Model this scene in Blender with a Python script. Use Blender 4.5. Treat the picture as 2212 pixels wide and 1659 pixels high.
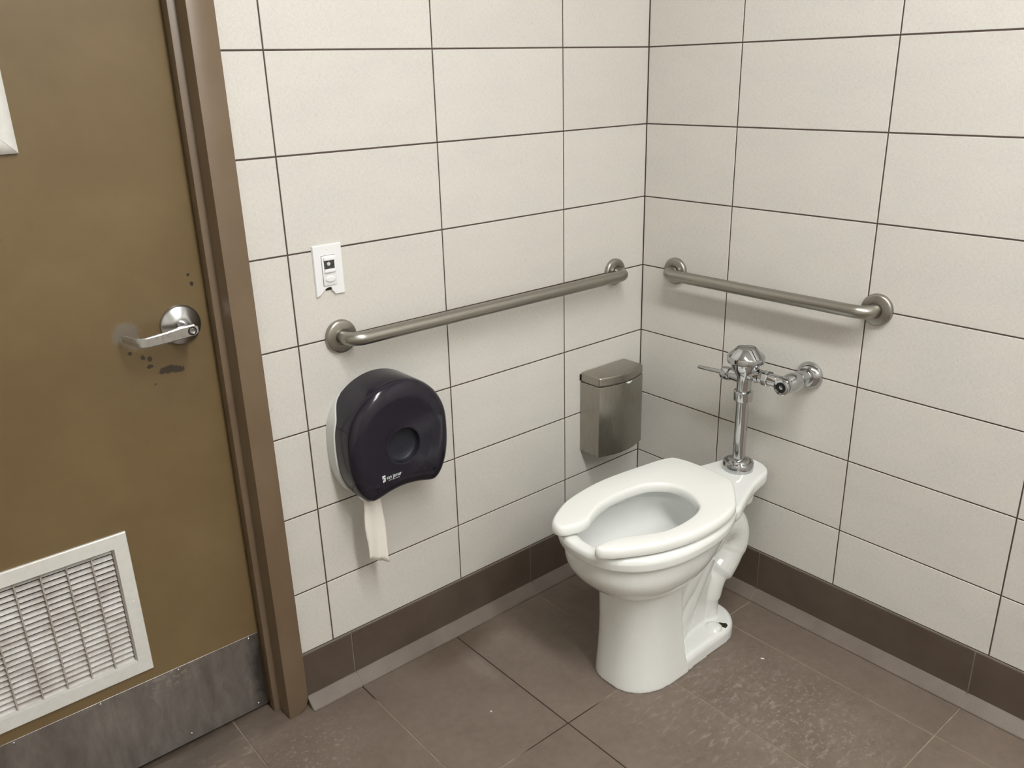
import bpy, bmesh, math, random
from mathutils import Vector, Matrix
random.seed(7)
for o in list(bpy.data.objects): bpy.data.objects.remove(o, do_unlink=True)
SC = bpy.context.scene
C = SC.collection
PI = math.pi

# ------------------------------------------------------------------ camera
YAW, PITCH, ROLL, FPX = 0.8770, -0.3554, -0.0277, 1832.7
fw = Vector((math.cos(YAW)*math.cos(PITCH), math.sin(YAW)*math.cos(PITCH), math.sin(PITCH)))
rt0 = Vector((math.sin(YAW), -math.cos(YAW), 0))
up0 = rt0.cross(fw)
rt = rt0*math.cos(ROLL) + up0*math.sin(ROLL)
up = -rt0*math.sin(ROLL) + up0*math.cos(ROLL)
cam = bpy.data.cameras.new('camera'); co = bpy.data.objects.new('camera', cam); C.objects.link(co)
cam.sensor_fit = 'HORIZONTAL'; cam.sensor_width = 36; cam.lens = FPX*36/2212
cam.clip_start = 0.02; cam.clip_end = 50
M = Matrix.Identity(4)
for i in range(3):
    M[i][0] = rt[i]; M[i][1] = up[i]; M[i][2] = -fw[i]
M[0][3], M[1][3], M[2][3] = -1.9296, -1.6852, 1.5005
co.matrix_world = M
SC.camera = co

# ------------------------------------------------------------------ world, exposure
w = bpy.data.worlds.new('world'); SC.world = w; w.use_nodes = True
w.node_tree.nodes['Background'].inputs[0].default_value = (0.6, 0.62, 0.65, 1)
w.node_tree.nodes['Background'].inputs[1].default_value = 0.004
vs = SC.view_settings
vs.view_transform = 'Standard'; vs.look = 'None'; vs.gamma = 1; vs.use_curve_mapping = False
vs.exposure = 0.66
LIGHT_STRENGTH = 28.0          # emission of the ceiling fitting's diffuser
LIGHT_COL = (1.0, 0.985, 0.965, 1)

# ------------------------------------------------------------------ material helpers
MATS = {}
class NT:
    def __init__(s, name):
        m = bpy.data.materials.new(name); m.use_nodes = True; s.m = m; s.t = m.node_tree
        s.b = s.t.nodes['Principled BSDF']; MATS[name] = m
    def n(s, typ, **kw):
        nd = s.t.nodes.new(typ)
        for k, v in kw.items():
            if k.startswith('i_'): nd.inputs[k[2:].replace('_', ' ')].default_value = v
            elif k.startswith('p_'): setattr(nd, k[2:], v)
        return nd
    def l(s, a, b): s.t.links.new(a, b)
    def pos(s, scale=(1, 1, 1), loc=(0, 0, 0)):
        g = s.n('ShaderNodeNewGeometry'); mp = s.n('ShaderNodeMapping')
        mp.inputs['Scale'].default_value = scale; mp.inputs['Location'].default_value = loc
        s.l(g.outputs['Position'], mp.inputs['Vector']); return mp.outputs[0]
    def noise(s, vec, scale, detail=4, rough=.55, dist=0):
        nd = s.n('ShaderNodeTexNoise'); nd.inputs['Scale'].default_value = scale
        nd.inputs['Detail'].default_value = detail; nd.inputs['Roughness'].default_value = rough
        nd.inputs['Distortion'].default_value = dist
        s.l(vec, nd.inputs['Vector']); return nd.outputs['Fac']
    def ramp(s, fac, stops):
        r = s.n('ShaderNodeValToRGB'); e = r.color_ramp.elements
        while len(e) < len(stops): e.new(.5)
        for el, (p, c) in zip(e, stops):
            el.position = p; el.color = c if len(c) == 4 else (*c, 1)
        s.l(fac, r.inputs[0]); return r.outputs[0]
    def mix(s, fac, a, b, mode='MIX'):
        x = s.n('ShaderNodeMix'); x.data_type = 'RGBA'; x.blend_type = mode
        for sock, v in ((x.inputs[0], fac), (x.inputs[6], a), (x.inputs[7], b)):
            if isinstance(v, (int, float)): sock.default_value = v
            elif isinstance(v, tuple): sock.default_value = v if len(v) == 4 else (*v, 1)
            else: s.l(v, sock)
        return x.outputs[2]
    def math(s, op, a, b=None):
        x = s.n('ShaderNodeMath'); x.operation = op
        for sock, v in ((x.inputs[0], a), (x.inputs[1], b)):
            if v is None: continue
            if isinstance(v, (int, float)): sock.default_value = v
            else: s.l(v, sock)
        return x.outputs[0]
    def blob(s, c, r, soft=.4, nscale=60, namp=.5, squash=(1, 1, 1)):
        # a mark of its own irregular shape around a point of the surface
        g = s.n('ShaderNodeNewGeometry')
        sub = s.n('ShaderNodeVectorMath'); sub.operation = 'SUBTRACT'; sub.inputs[1].default_value = c
        s.l(g.outputs['Position'], sub.inputs[0])
        mu = s.n('ShaderNodeVectorMath'); mu.operation = 'MULTIPLY'; mu.inputs[1].default_value = squash
        s.l(sub.outputs[0], mu.inputs[0])
        ln = s.n('ShaderNodeVectorMath'); ln.operation = 'LENGTH'; s.l(mu.outputs[0], ln.inputs[0])
        nz = s.noise(g.outputs['Position'], nscale, 4, .6)
        d = s.math('ADD', s.math('DIVIDE', ln.outputs['Value'], r), s.math('MULTIPLY', s.math('SUBTRACT', nz, .5), namp*2))
        mr = s.n('ShaderNodeMapRange'); mr.inputs['From Min'].default_value = 1+soft/2; mr.inputs['From Max'].default_value = 1-soft/2
        mr.clamp = True; s.l(d, mr.inputs['Value']); return mr.outputs[0]
    def bump(s, h, dist, strength=1):
        b = s.n('ShaderNodeBump'); b.inputs['Distance'].default_value = dist; b.inputs['Strength'].default_value = strength
        s.l(h, b.inputs['Height']); s.l(b.outputs[0], s.b.inputs['Normal'])
    def set(s, col=None, rough=None, metal=None, **kw):
        for nm, v in (('Base Color', col), ('Roughness', rough), ('Metallic', metal)):
            if v is None: continue
            if isinstance(v, (int, float)): s.b.inputs[nm].default_value = v
            elif isinstance(v, tuple): s.b.inputs[nm].default_value = v if len(v) == 4 else (*v, 1)
            else: s.l(v, s.b.inputs[nm])
        for k, v in kw.items(): s.b.inputs[k.replace('_', ' ')].default_value = v
        return s.m
    def rnd(s):
        return s.n('ShaderNodeObjectInfo').outputs['Random']

def simple(name, col, rough=.5, metal=0, var=0.0, **kw):
    t = NT(name)
    if var:
        f = t.noise(t.pos(), 25, 5)
        c = t.ramp(f, [(.3, tuple(x*(1-var) for x in col)), (.7, tuple(min(1, x*(1+var)) for x in col))])
        return t.set(c, rough, metal, **kw)
    return t.set(col, rough, metal, **kw)

# cream wall tile with a linen weave
t = NT('wall_tile')
h1 = t.noise(t.pos((110, 110, 620)), 1, 3, .6)
v1 = t.noise(t.pos((620, 620, 110)), 1, 3, .6)
big = t.noise(t.pos((6, 6, 14)), 1, 3, .5)
fine = t.noise(t.pos((900, 900, 900)), 1, 2)
weave = t.math('ADD', t.math('MULTIPLY', h1, .5), t.math('MULTIPLY', v1, .5))
weave = t.math('ADD', t.math('MULTIPLY', weave, .8), t.math('MULTIPLY', fine, .2))
c = t.ramp(weave, [(.34, (.540, .527, .490)), (.5, (.645, .631, .592)), (.66, (.705, .691, .652))])
c = t.mix(.10, c, t.ramp(big, [(.35, (.50, .48, .47)), (.65, (.74, .72, .62))]))
tone = t.ramp(t.rnd(), [(0, (.965, .96, .955)), (1, (1, 1, 1))])
c = t.mix(1.0, c, tone, 'MULTIPLY')
t.bump(weave, .0004, .35)
t.set(c, .42, 0)
# tiled finish of the two walls behind the viewer
t = NT('wall_tile_far')
br = t.n('ShaderNodeTexBrick'); br.offset = 0
br.inputs['Scale'].default_value = 1; br.inputs['Mortar Size'].default_value = .0016
br.inputs['Brick Width'].default_value = .4066; br.inputs['Row Height'].default_value = .2042
br.inputs['Color1'].default_value = (.645, .632, .584, 1); br.inputs['Color2'].default_value = (.645, .632, .584, 1); br.inputs['Mortar'].default_value = (.07, .05, .04, 1)
g = t.n('ShaderNodeNewGeometry'); sx = t.n('ShaderNodeSeparateXYZ'); cx = t.n('ShaderNodeCombineXYZ')
t.l(g.outputs['Position'], sx.inputs[0]); t.l(t.math('ADD', sx.outputs[0], sx.outputs[1]), cx.inputs[0]); t.l(sx.outputs[2], cx.inputs[1])
t.l(cx.outputs[0], br.inputs['Vector']); t.set(br.outputs['Color'], .42)
simple('wall_grout', (.075, .052, .043), .85, 0, .25)

# brown floor tile
t = NT('floor_tile')
p = t.pos()
a = t.noise(p, 7, 6, .62); b = t.noise(p, 45, 4, .6)
c = t.ramp(a, [(.3, (.138, .105, .080)), (.5, (.172, .133, .104)), (.72, (.205, .163, .130))])
c = t.mix(.35, c, t.ramp(b, [(.35, (.13, .10, .078)), (.65, (.195, .157, .125))]))
c = t.mix(.12, c, t.ramp(t.rnd(), [(0, (.10, .08, .065)), (1, (.2, .165, .14))]))
spk = t.noise(t.pos((1, 1, 1), (3, 5, 1)), 95, 3, .7, .3)
blot = t.ramp(spk, [(.56, (0, 0, 0)), (.66, (1, 1, 1))])
smear = t.ramp(t.noise(t.pos((26, 70, 30)), 1, 5, .7, .6), [(.53, (0, 0, 0)), (.68, (1, 1, 1))])
sc1 = t.mix(1, t.blob((-.335, -.80, 0), .155, 1.1, 14, .30, (1, .72, 1)), blot, 'MULTIPLY')
sc2 = t.mix(1, t.blob((-.46, -.80, 0), .20, 1.2, 10, .30, (1, .55, 1)), smear, 'MULTIPLY')
sc3 = t.mix(1, t.blob((-1.29, -.15, 0), .10, 1.0, 14, .3), blot, 'MULTIPLY')
sc4 = t.mix(1, t.blob((-1.52, -.04, 0), .16, 1.0, 10, .3), smear, 'MULTIPLY')
sc5 = t.blob((-.815, -.165, 0), .045, .8, 60, .55, (2.2, .5, 1))
sc6 = t.blob((-.72, -.12, 0), .05, .9, 60, .6, (.9, 1.3, 1))
sm = t.mix(1, t.mix(1, t.mix(1, sc1, sc2, 'ADD'), t.mix(1, sc3, sc4, 'ADD'), 'ADD'), t.mix(1, t.mix(.7, sc5, (0, 0, 0)), t.mix(.7, sc6, (0, 0, 0)), 'ADD'), 'ADD')
c = t.mix(t.math('MULTIPLY', sm, .42), c, (.40, .36, .325))
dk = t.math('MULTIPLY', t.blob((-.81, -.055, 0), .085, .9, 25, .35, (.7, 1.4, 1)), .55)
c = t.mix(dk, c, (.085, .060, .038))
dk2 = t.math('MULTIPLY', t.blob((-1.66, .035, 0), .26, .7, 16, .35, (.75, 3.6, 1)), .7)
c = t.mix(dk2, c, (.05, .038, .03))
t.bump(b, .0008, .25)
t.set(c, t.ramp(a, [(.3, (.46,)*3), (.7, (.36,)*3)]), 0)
t = NT('base_tile')  # darker copy of the floor tile; upright-face shade is in the colour
a = t.noise(t.pos(), 9, 6, .62); b = t.noise(t.pos(), 60, 4, .6)
c = t.ramp(a, [(.3, (.078, .056, .043)), (.5, (.092, .068, .052)), (.72, (.106, .080, .063))])
t.bump(b, .0006, .2); t.set(c, .42)
t = NT('cove_tile')
a = t.noise(t.pos(), 9, 6, .62); b = t.noise(t.pos(), 60, 4, .6)
c = t.ramp(a, [(.3, (.128, .102, .085)), (.5, (.152, .124, .103)), (.72, (.178, .148, .124))])
t.bump(b, .0006, .2); t.set(c, .45)
t = NT('floor_grout')
a = t.noise(t.pos((1, 1, 1), (2, 1, 0)), 30, 4, .6)
sxyz = t.n('ShaderNodeSeparateXYZ'); t.l(t.n('ShaderNodeNewGeometry').outputs['Position'], sxyz.inputs[0])
line = t.math('LESS_THAN', t.math('ABSOLUTE', t.math('ADD', sxyz.outputs[0], .784)), .02)
dk = t.math('MAXIMUM', line, t.blob((-.80, -.4865, 0), .13, .35, 12, .25))
dk = t.math('MAXIMUM', dk, t.blob((-1.0918, -.045, 0), .055, .35, 12, .25))
dk = t.math('MAXIMUM', dk, t.blob((-.82, -.02, 0), .24, .3, 12, .15, (1, 3, 1)))
cp = t.ramp(a, [(.3, (.20, .158, .12)), (.7, (.30, .245, .19))])
t.set(t.mix(dk, cp, (.030, .020, .013)), .9)
t = NT('base_grout')
a = t.noise(t.pos(), 12, 4, .6)
t.set(t.ramp(a, [(.3, (.17, .145, .12)), (.7, (.26, .225, .19))]), .9)

# painted door and frame
t = NT('door_paint')
a = t.noise(t.pos(), 5, 5, .6); b = t.noise(t.pos(), 160, 3, .5)
c = t.ramp(a, [(.3, (.146, .100, .045)), (.7, (.180, .127, .060))])
chips = None
for cc, r, sq in (((-1.405, .066, .930), .021, (1, 1, 2.6)), ((-1.388, .066, .926), .015, (1, 1, 2.4)), ((-1.452, .066, .9665), .0045, (1, 1, 1)), ((-1.439, .066, .961), .005, (1, 1, 1)),
                  ((-1.4412, .066, .945), .006, (1, 1, 1.4)), ((-1.475, .066, .981), .0045, (1, 1, 1)), ((-1.335, .066, 1.12), .003, (1, 1, 1)), ((-1.33, .066, 1.10), .004, (1, 1, 1)), ((-1.437, .066, .905), .0022, (1, 1, 1)), ((-1.660, .066, 1.240), .005, (1, 1, .7))):
    m_ = t.blob(cc, r, .25, 170, .75, sq)
    chips = m_ if chips is None else t.math('MAXIMUM', chips, m_)
c = t.mix(t.math('MULTIPLY', chips, .9), c, (.016, .013, .012))
gr = t.math('MAXIMUM', t.blob((-1.477, .066, 1.021), .026, .4, 110, .55, (1, 1, 1.1)), t.blob((-1.462, .066, .998), .013, .4, 130, .6, (1, 1, 1)))
c = t.mix(t.math('MULTIPLY', gr, .75), c, (.18, .165, .14))
dirt = t.blob((-1.425, .066, .95), .11, 1.1, 20, .35)
c = t.mix(t.math('MULTIPLY', dirt, .22), c, (.10, .075, .045))
t.bump(b, .0004, .15)
t.set(c, .36)
t = NT('frame_paint')
a = t.noise(t.pos(), 6, 5, .6)
t.set(t.ramp(a, [(.3, (.138, .095, .057)), (.7, (.165, .117, .073))]), .34)

t = NT('white_enamel')
a = t.noise(t.pos(), 60, 4, .6)
t.set(t.ramp(a, [(.3, (.66, .66, .625)), (.7, (.72, .72, .69))]), .3)
t = NT('louver_slat')
a = t.noise(t.pos((18, 30, 18)), 1, 5, .7); b2 = t.noise(t.pos(), 220, 4, .7)
c = t.ramp(a, [(.35, (.52, .49, .46)), (.65, (.78, .77, .75))])
c = t.mix(t.math('MULTIPLY', t.ramp(b2, [(.55, (0, 0, 0)), (.75, (1, 1, 1))]), .35), c, (.40, .36, .33))
t.set(c, .30)
t = NT('louver_dirty')
b2 = t.noise(t.pos(), 260, 4, .7)
t.set(t.ramp(b2, [(.3, (.30, .26, .225)), (.7, (.50, .46, .42))]), .6)
simple('gap_shade', (.012, .010, .010), .9)

# metals
t = NT('brushed_steel')
a = t.noise(t.pos(), 900, 2, .5)
t.set(t.ramp(a, [(.3, (.31, .30, .265)), (.7, (.41, .395, .355))]), t.ramp(a, [(.3, (.30,)*3), (.7, (.40,)*3)]), 1)
t = NT('bin_steel')
a = t.noise(t.pos((30, 30, 2)), 12, 5, .6); b2 = t.noise(t.pos((900, 900, 30)), 1, 3, .6)
c = t.ramp(a, [(.3, (.34, .325, .285)), (.7, (.41, .39, .35))])
t.set(c, t.ramp(b2, [(.3, (.27,)*3), (.7, (.33,)*3)]), 1)
t = NT('kick_steel')
a = t.noise(t.pos((9, 9, 3)), 3, 6, .65, .4); b2 = t.noise(t.pos((60, 60, 600)), 1, 3, .6)
c = t.ramp(a, [(.25, (.22, .20, .185)), (.5, (.31, .29, .27)), (.75, (.42, .40, .375))])
edge = t.blob((-1.308, .06, .11), .055, 1.0, 40, .5, (2.2, 1, .4))
c = t.mix(t.math('MULTIPLY', edge, .8), c, (.045, .04, .035))
sm = t.mix(1, t.blob((-1.52, .06, .21), .06, 1.0, 30, .5, (1, 1, 1.6)), t.ramp(t.noise(t.pos(), 90, 4, .7), [(.5, (0, 0, 0)), (.65, (1, 1, 1))]), 'MULTIPLY')
c = t.mix(t.math('MULTIPLY', sm, .5), c, (.6, .58, .55))
t.set(c, t.ramp(b2, [(.3, (.34,)*3), (.7, (.48,)*3)]), .85)
simple('chrome', (.52, .53, .54), .05, 1)
simple('satin_chrome', (.52, .53, .53), .26, 1)
t = NT('worn_chrome')
a = t.noise(t.pos(), 130, 5, .7)
t.set((.62, .62, .61), t.ramp(a, [(.4, (.27,)*3), (.6, (.36,)*3)]), 1); simple('dark_metal', (.03, .03, .032), .4, .6)

# vitreous china, plastic
simple('china', (.79, .81, .79), .09, 0, .012, Coat_Weight=.4)
simple('seat_plastic', (.80, .815, .79), .22)
simple('white_plastic', (.80, .81, .83), .28)
simple('grey_plastic', (.60, .62, .60), .35)
simple('hole_dark', (.02, .015, .006), .9, 0, .4)
t = NT('smoked_plastic')
tr = t.n('ShaderNodeBsdfTransparent'); tr.inputs[0].default_value = (.34, .30, .38, 1)
mx = t.n('ShaderNodeMixShader'); mx.inputs[0].default_value = .80
t.set((.018, .016, .026), .13, 0)
t.l(tr.outputs[0], mx.inputs[1]); t.l(t.b.outputs[0], mx.inputs[2])
t.l(mx.outputs[0], t.t.nodes['Material Output'].inputs[0])
simple('smoked_solid', (.022, .021, .020), .2)
t = NT('tissue')
a = t.noise(t.pos(), 120, 4, .6)
t.bump(a, .001, .3); t.set((.78, .75, .69), .9)
simple('print_white', (.80, .86, .86), .5)
simple('core_dark', (.010, .011, .020), .5)
t = NT('lens_dark')
a = t.noise(t.pos(), 500, 3, .6)
t.set(t.ramp(a, [(.4, (.012, .013, .012)), (.75, (.12, .13, .12))]), .15)
simple('poster_brown', (.10, .022, .012), .5)
simple('ceiling_paint', (.84, .83, .80), .9, 0, .03)
simple('hall_floor', (.10, .08, .065), .6, 0, .1)
t = NT('light_diffuser')
em = t.n('ShaderNodeEmission'); em.inputs[0].default_value = LIGHT_COL; em.inputs[1].default_value = LIGHT_STRENGTH
t.l(em.outputs[0], t.t.nodes['Material Output'].inputs[0])
simple('fitting_white', (.75, .75, .73), .4)
t = NT('water')
t.set((.62, .66, .63), .03, 0, Specular_IOR_Level=.6)

# ------------------------------------------------------------------ mesh helpers
def link(name, me, mat, parent=None):
    o = bpy.data.objects.new(name, me); C.objects.link(o)
    if mat and not me.materials: me.materials.append(MATS[mat])
    if parent is not None: o.parent = parent
    return o
def finish(bm, name, mat, parent=None, smooth=30, bevel=0, seg=2):
    bmesh.ops.recalc_face_normals(bm, faces=bm.faces)
    if bevel:
        es = [e for e in bm.edges if len(e.link_faces) == 2 and e.calc_face_angle(0) > math.radians(28)]
        bmesh.ops.bevel(bm, geom=es, offset=bevel, segments=seg, profile=.5, affect='EDGES', clamp_overlap=True)
    me = bpy.data.meshes.new(name); bm.to_mesh(me); bm.free()
    if smooth:
        for p_ in me.polygons: p_.use_smooth = True
        me.set_sharp_from_angle(angle=math.radians(smooth))
    return link(name, me, mat, parent)
def empty(name, loc, label=None, cat=None, group=None, kind=None):
    o = bpy.data.objects.new(name, None); C.objects.link(o); o.location = loc; o.empty_display_size = .05
    tag(o, label, cat, group, kind); return o
def tag(o, label=None, cat=None, group=None, kind=None):
    for k, v in (('label', label), ('category', cat), ('group', group), ('kind', kind)):
        if v: o[k] = v
    return o
def hang(o, parent):                     # parent, keep the world-space mesh where it is
    o.parent = parent; o.location = o.location - parent.location
    return o
def box(bm, a, b):
    x0, x1 = sorted((a[0], b[0])); y0, y1 = sorted((a[1], b[1])); z0, z1 = sorted((a[2], b[2]))
    v = [bm.verts.new(q) for q in ((x0, y0, z0), (x1, y0, z0), (x1, y1, z0), (x0, y1, z0), (x0, y0, z1), (x1, y0, z1), (x1, y1, z1), (x0, y1, z1))]
    for f in ((0, 3, 2, 1), (4, 5, 6, 7), (0, 1, 5, 4), (1, 2, 6, 5), (2, 3, 7, 6), (3, 0, 4, 7)): bm.faces.new([v[i] for i in f])
def boxo(name, a, b, mat, parent=None, bevel=0, seg=2):
    bm = bmesh.new(); box(bm, a, b); return finish(bm, name, mat, parent, 30, bevel, seg)
def loft(bm, rings, cap0=True, cap1=True, closed=True):
    vr = [[bm.verts.new(q) for q in r] for r in rings]
    for A, B in zip(vr, vr[1:]):
        n = len(A)
        for i in range(n if closed else n-1):
            j = (i+1) % n; bm.faces.new((A[i], A[j], B[j], B[i]))
    if cap0: bm.faces.new(list(reversed(vr[0])))
    if cap1: bm.faces.new(vr[-1])
    return vr
def frame_of(d):
    d = Vector(d).normalized(); a = Vector((0, 0, 1)) if abs(d.z) < .9 else Vector((1, 0, 0))
    u = d.cross(a).normalized(); return u, d.cross(u).normalized()
def lathe(bm, base, axis, prof, n=40, cap0=True, cap1=True):
    base = Vector(base); d = Vector(axis).normalized(); u, v = frame_of(d); R = []
    for h, r in prof: R.append([base + d*h + (u*math.cos(2*PI*i/n) + v*math.sin(2*PI*i/n))*r for i in range(n)])
    return loft(bm, R, cap0, cap1)
def sweep(bm, path, rad, n=24, cap=True):
    path = [Vector(q) for q in path]; R = []; u = None
    for i, q in enumerate(path):
        d = (path[min(i+1, len(path)-1)] - path[max(i-1, 0)]).normalized()
        if u is None: u, _ = frame_of(d)
        u = (u - d*u.dot(d)).normalized(); v = d.cross(u)
        r = rad[i] if isinstance(rad, (list, tuple)) else rad
        R.append([q + (u*math.cos(2*PI*k/n) + v*math.sin(2*PI*k/n))*r for k in range(n)])
    loft(bm, R, cap, cap)
def arc_path(pts, r, seg=8):             # polyline with rounded corners
    pts = [Vector(q) for q in pts]; out = [pts[0]]
    for a, b, c_ in zip(pts, pts[1:], pts[2:]):
        d1 = (a-b).normalized(); d2 = (c_-b).normalized(); ang = d1.angle(d2); L = r/math.tan(ang/2)
        p1 = b + d1*L; p2 = b + d2*L; ce = b + (d1+d2).normalized()*(r/math.sin(ang/2))
        for k in range(seg+1):
            s = k/seg; v = (p1-ce).slerp(p2-ce, s); out.append(ce + v.normalized()*r)
    out.append(pts[-1]); return out
def cr(pts, sub=8, closed=False):        # Catmull-Rom through points
    P_ = [Vector(q) for q in pts]; n = len(P_); out = []
    rng = range(n) if closed else range(n-1)
    for i in rng:
        p0 = P_[(i-1) % n] if closed or i > 0 else P_[0]; p1 = P_[i]; p2 = P_[(i+1) % n]; p3 = P_[(i+2) % n] if closed or i+2 < n else P_[-1]
        for k in range(sub):
            s = k/sub
            out.append(.5*((2*p1) + (p2-p0)*s + (2*p0-5*p1+4*p2-p3)*s*s + (3*p1-p0-3*p2+p3)*s**3))
    if not closed: out.append(P_[-1])
    return out
def prism(bm, poly, f0, f1):             # polygon with functions mapping (a, b) -> 3D for both ends
    loft(bm, [[f0(*q) for q in poly], [f1(*q) for q in poly]])

# ------------------------------------------------------------------ the room shell
GW = .0034                               # joint width
TW, RH = .4066, .2042
ZR = [.1535] + [1.548 - k*RH for k in range(6, -7, -1) if 1.548 - k*RH < 2.70] + [2.74]
CEIL = 2.74
XL, YF = -2.70, -3.60

# floor
fl = boxo('floor', (XL-.1, YF-.1, -.12), (.1, 1.3, -.0014), 'floor_grout'); tag(fl, kind='structure')
def chamfer_tile(name, size, mat, parent, loc, axis):
    # a tile whose outer face carries a fine arris; mesh kept centred, shared by size
    key = (name, mat, axis) + tuple(round(s_, 4) for s_ in size)
    me = TILES.get(key)
    if me is None:
        bm = bmesh.new(); a, b, th = size; e = .0009
        rings = []
        for (h, ins) in ((-th, 0), (-e, 0), (0, e)):
            A, B = a/2-ins, b/2-ins
            q = [(-A, -B), (A, -B), (A, B), (-A, B)]
            if axis == 'z': rings.append([(x, y, h) for x, y in q])
            elif axis == 'y': rings.append([(x, -h, y) for x, y in q])
            else: rings.append([(-h, x, y) for x, y in q])
        loft(bm, rings); bmesh.ops.recalc_face_normals(bm, faces=bm.faces)
        me = bpy.data.meshes.new(name); bm.to_mesh(me); bm.free(); me.materials.append(MATS[mat]); TILES[key] = me
    o = bpy.data.objects.new(name, me); C.objects.link(o); o.location = loc; o.parent = parent
    return o
TILES = {}
xj = [-.017] + [-.170 - .3072*k for k in range(8)] + [XL]
yj = [-.4865 - .607*k for k in range(4)] + [YF]
for x0, x1 in zip(xj, xj[1:]):
    ys = [-.017] + yj
    if x0 < -1.2: ys = [.62, .1205] + yj
    elif x1 < -1.3: ys = [.1205] + yj
    for y0, y1 in zip(ys, ys[1:]):
        a, b = x0-x1-GW, y0-y1-GW
        chamfer_tile('floor_tile', (a, b, .008), 'floor_tile', fl, ((x0+x1)/2, (y0+y1)/2, random.uniform(-.0003, .0003)), 'z')

# back wall (with the door) and right wall: grout bed plus single tiles
DX0, DX1, DZ = -2.262, -1.232, 2.195     # rough opening
bm = bmesh.new()
box(bm, (DX1, .0012, 0), (.15, .16, CEIL)); box(bm, (XL-.15, .0012, 0), (DX0, .16, CEIL)); box(bm, (DX0, .0012, DZ), (DX1, .16, CEIL))
wb = finish(bm, 'wall_back', 'wall_grout', None, 0); tag(wb, kind='structure')
xc = [0, -.328] + [-.328 - TW*k for k in range(1, 6)] + [XL]
for z0, z1 in zip(ZR, ZR[1:]):
    for x0, x1 in zip(xc, xc[1:]):
        a, b = x0 - GW/2, x1 + GW/2
        if z0 < DZ:
            spans = []
            if a > DX1: spans.append((a, max(b, DX1)))
            if b < DX0: spans.append((min(a, DX0), b))
        else: spans = [(a, b)]
        if z0 < DZ < z1: zz = [(z0+GW/2, z1-GW/2, spans), ]
        else: zz = [(z0+GW/2, z1-GW/2, spans)]
        for q0, q1, sp in zz:
            for s0, s1 in sp:
                if s0-s1 > .01: chamfer_tile('wall_tile', (s0-s1, q1-q0, .006), 'wall_tile', wb, ((s0+s1)/2, random.uniform(-.0003, .0002), (q0+q1)/2), 'y')
bm = bmesh.new(); box(bm, (.0012, .0012, 0), (.15, YF-.15, CEIL))
wr = finish(bm, 'wall_right', 'wall_grout', None, 0); tag(wr, kind='structure')
yc = [0, -.3079] + [-.3079 - TW*k for k in range(1, 6)] + [YF]
for z0, z1 in zip(ZR, ZR[1:]):
    for y0, y1 in zip(yc, yc[1:]):
        chamfer_tile('wall_tile', (y0-y1-GW, z1-z0-GW, .006), 'wall_tile', wr, (random.uniform(-.0003, .0002), (y0+y1)/2, (z0+z1)/2), 'x')
tag(boxo('wall_left', (XL-.12, YF-.12, 0), (XL, .0012, CEIL), 'wall_tile_far'), kind='structure')
tag(boxo('wall_front', (XL, YF-.12, 0), (.0012, YF, CEIL), 'wall_tile_far'), kind='structure')
tag(boxo('ceiling', (XL-.12, YF-.12, CEIL), (.15, .16, CEIL+.1), 'ceiling_paint'), kind='structure')
# corridor beyond the door, seen only through the louver
bm = bmesh.new(); box(bm, (-3.3, 1.3, 0), (-.3, 1.4, 2.6)); tag(finish(bm, 'wall_corridor', 'door_paint', None, 0), kind='structure')

# tiled skirting: upright base tiles and a sloping cove strip at their foot
def skirting(name, along, j, ends, sgn):
    # along 'x': back wall, 'y': right wall
    f = (lambda s_, d, z: (s_, -d, z)) if along == 'x' else (lambda s_, d, z: (-d, s_, z))
    bm = bmesh.new(); prism(bm, [(-.001, 0), (.0335, 0), (.0335, .0035), (.0075, .0260), (.0014, .0260), (.0012, .1525), (-.001, .1525)], lambda d, z: f(ends[0], d, z), lambda d, z: f(ends[1], d, z))
    root = finish(bm, name, 'base_grout', None, 0); tag(root, kind='structure')
    for s0, s1 in zip(j, j[1:]):
        a, b = s0 - .0017, s1 + .0017
        bm = bmesh.new()
        prism(bm, [(.0, .020), (.0032, .020), (.0030, .1488), (.0022, .1500), (0, .1500)], lambda d, z: f(a, d, z), lambda d, z: f(b, d, z))
        finish(bm, 'base_tile', 'base_tile', root, 0)
        bm = bmesh.new()
        ca = a if s0 != ends[0] or along == 'y' else a
        prism(bm, [(.001, .0), (.0355, .0), (.0360, .0022), (.0345, .0048), (.0060, .0285), (.0042, .0295), (.001, .0295)], lambda d, z: f(a, d, z), lambda d, z: f(b, d, z))
        finish(bm, 'cove_tile', 'cove_tile', root, 0)
    return root
skirting('baseboard_back', 'x', [-.003, -.4765, -1.0918, -1.2315], (-.001, -1.2315), 1)
skirting('baseboard_right', 'y', [-.003, -.4835, -1.093, -1.7035, -2.3135, YF], (-.001, YF), 1)

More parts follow.
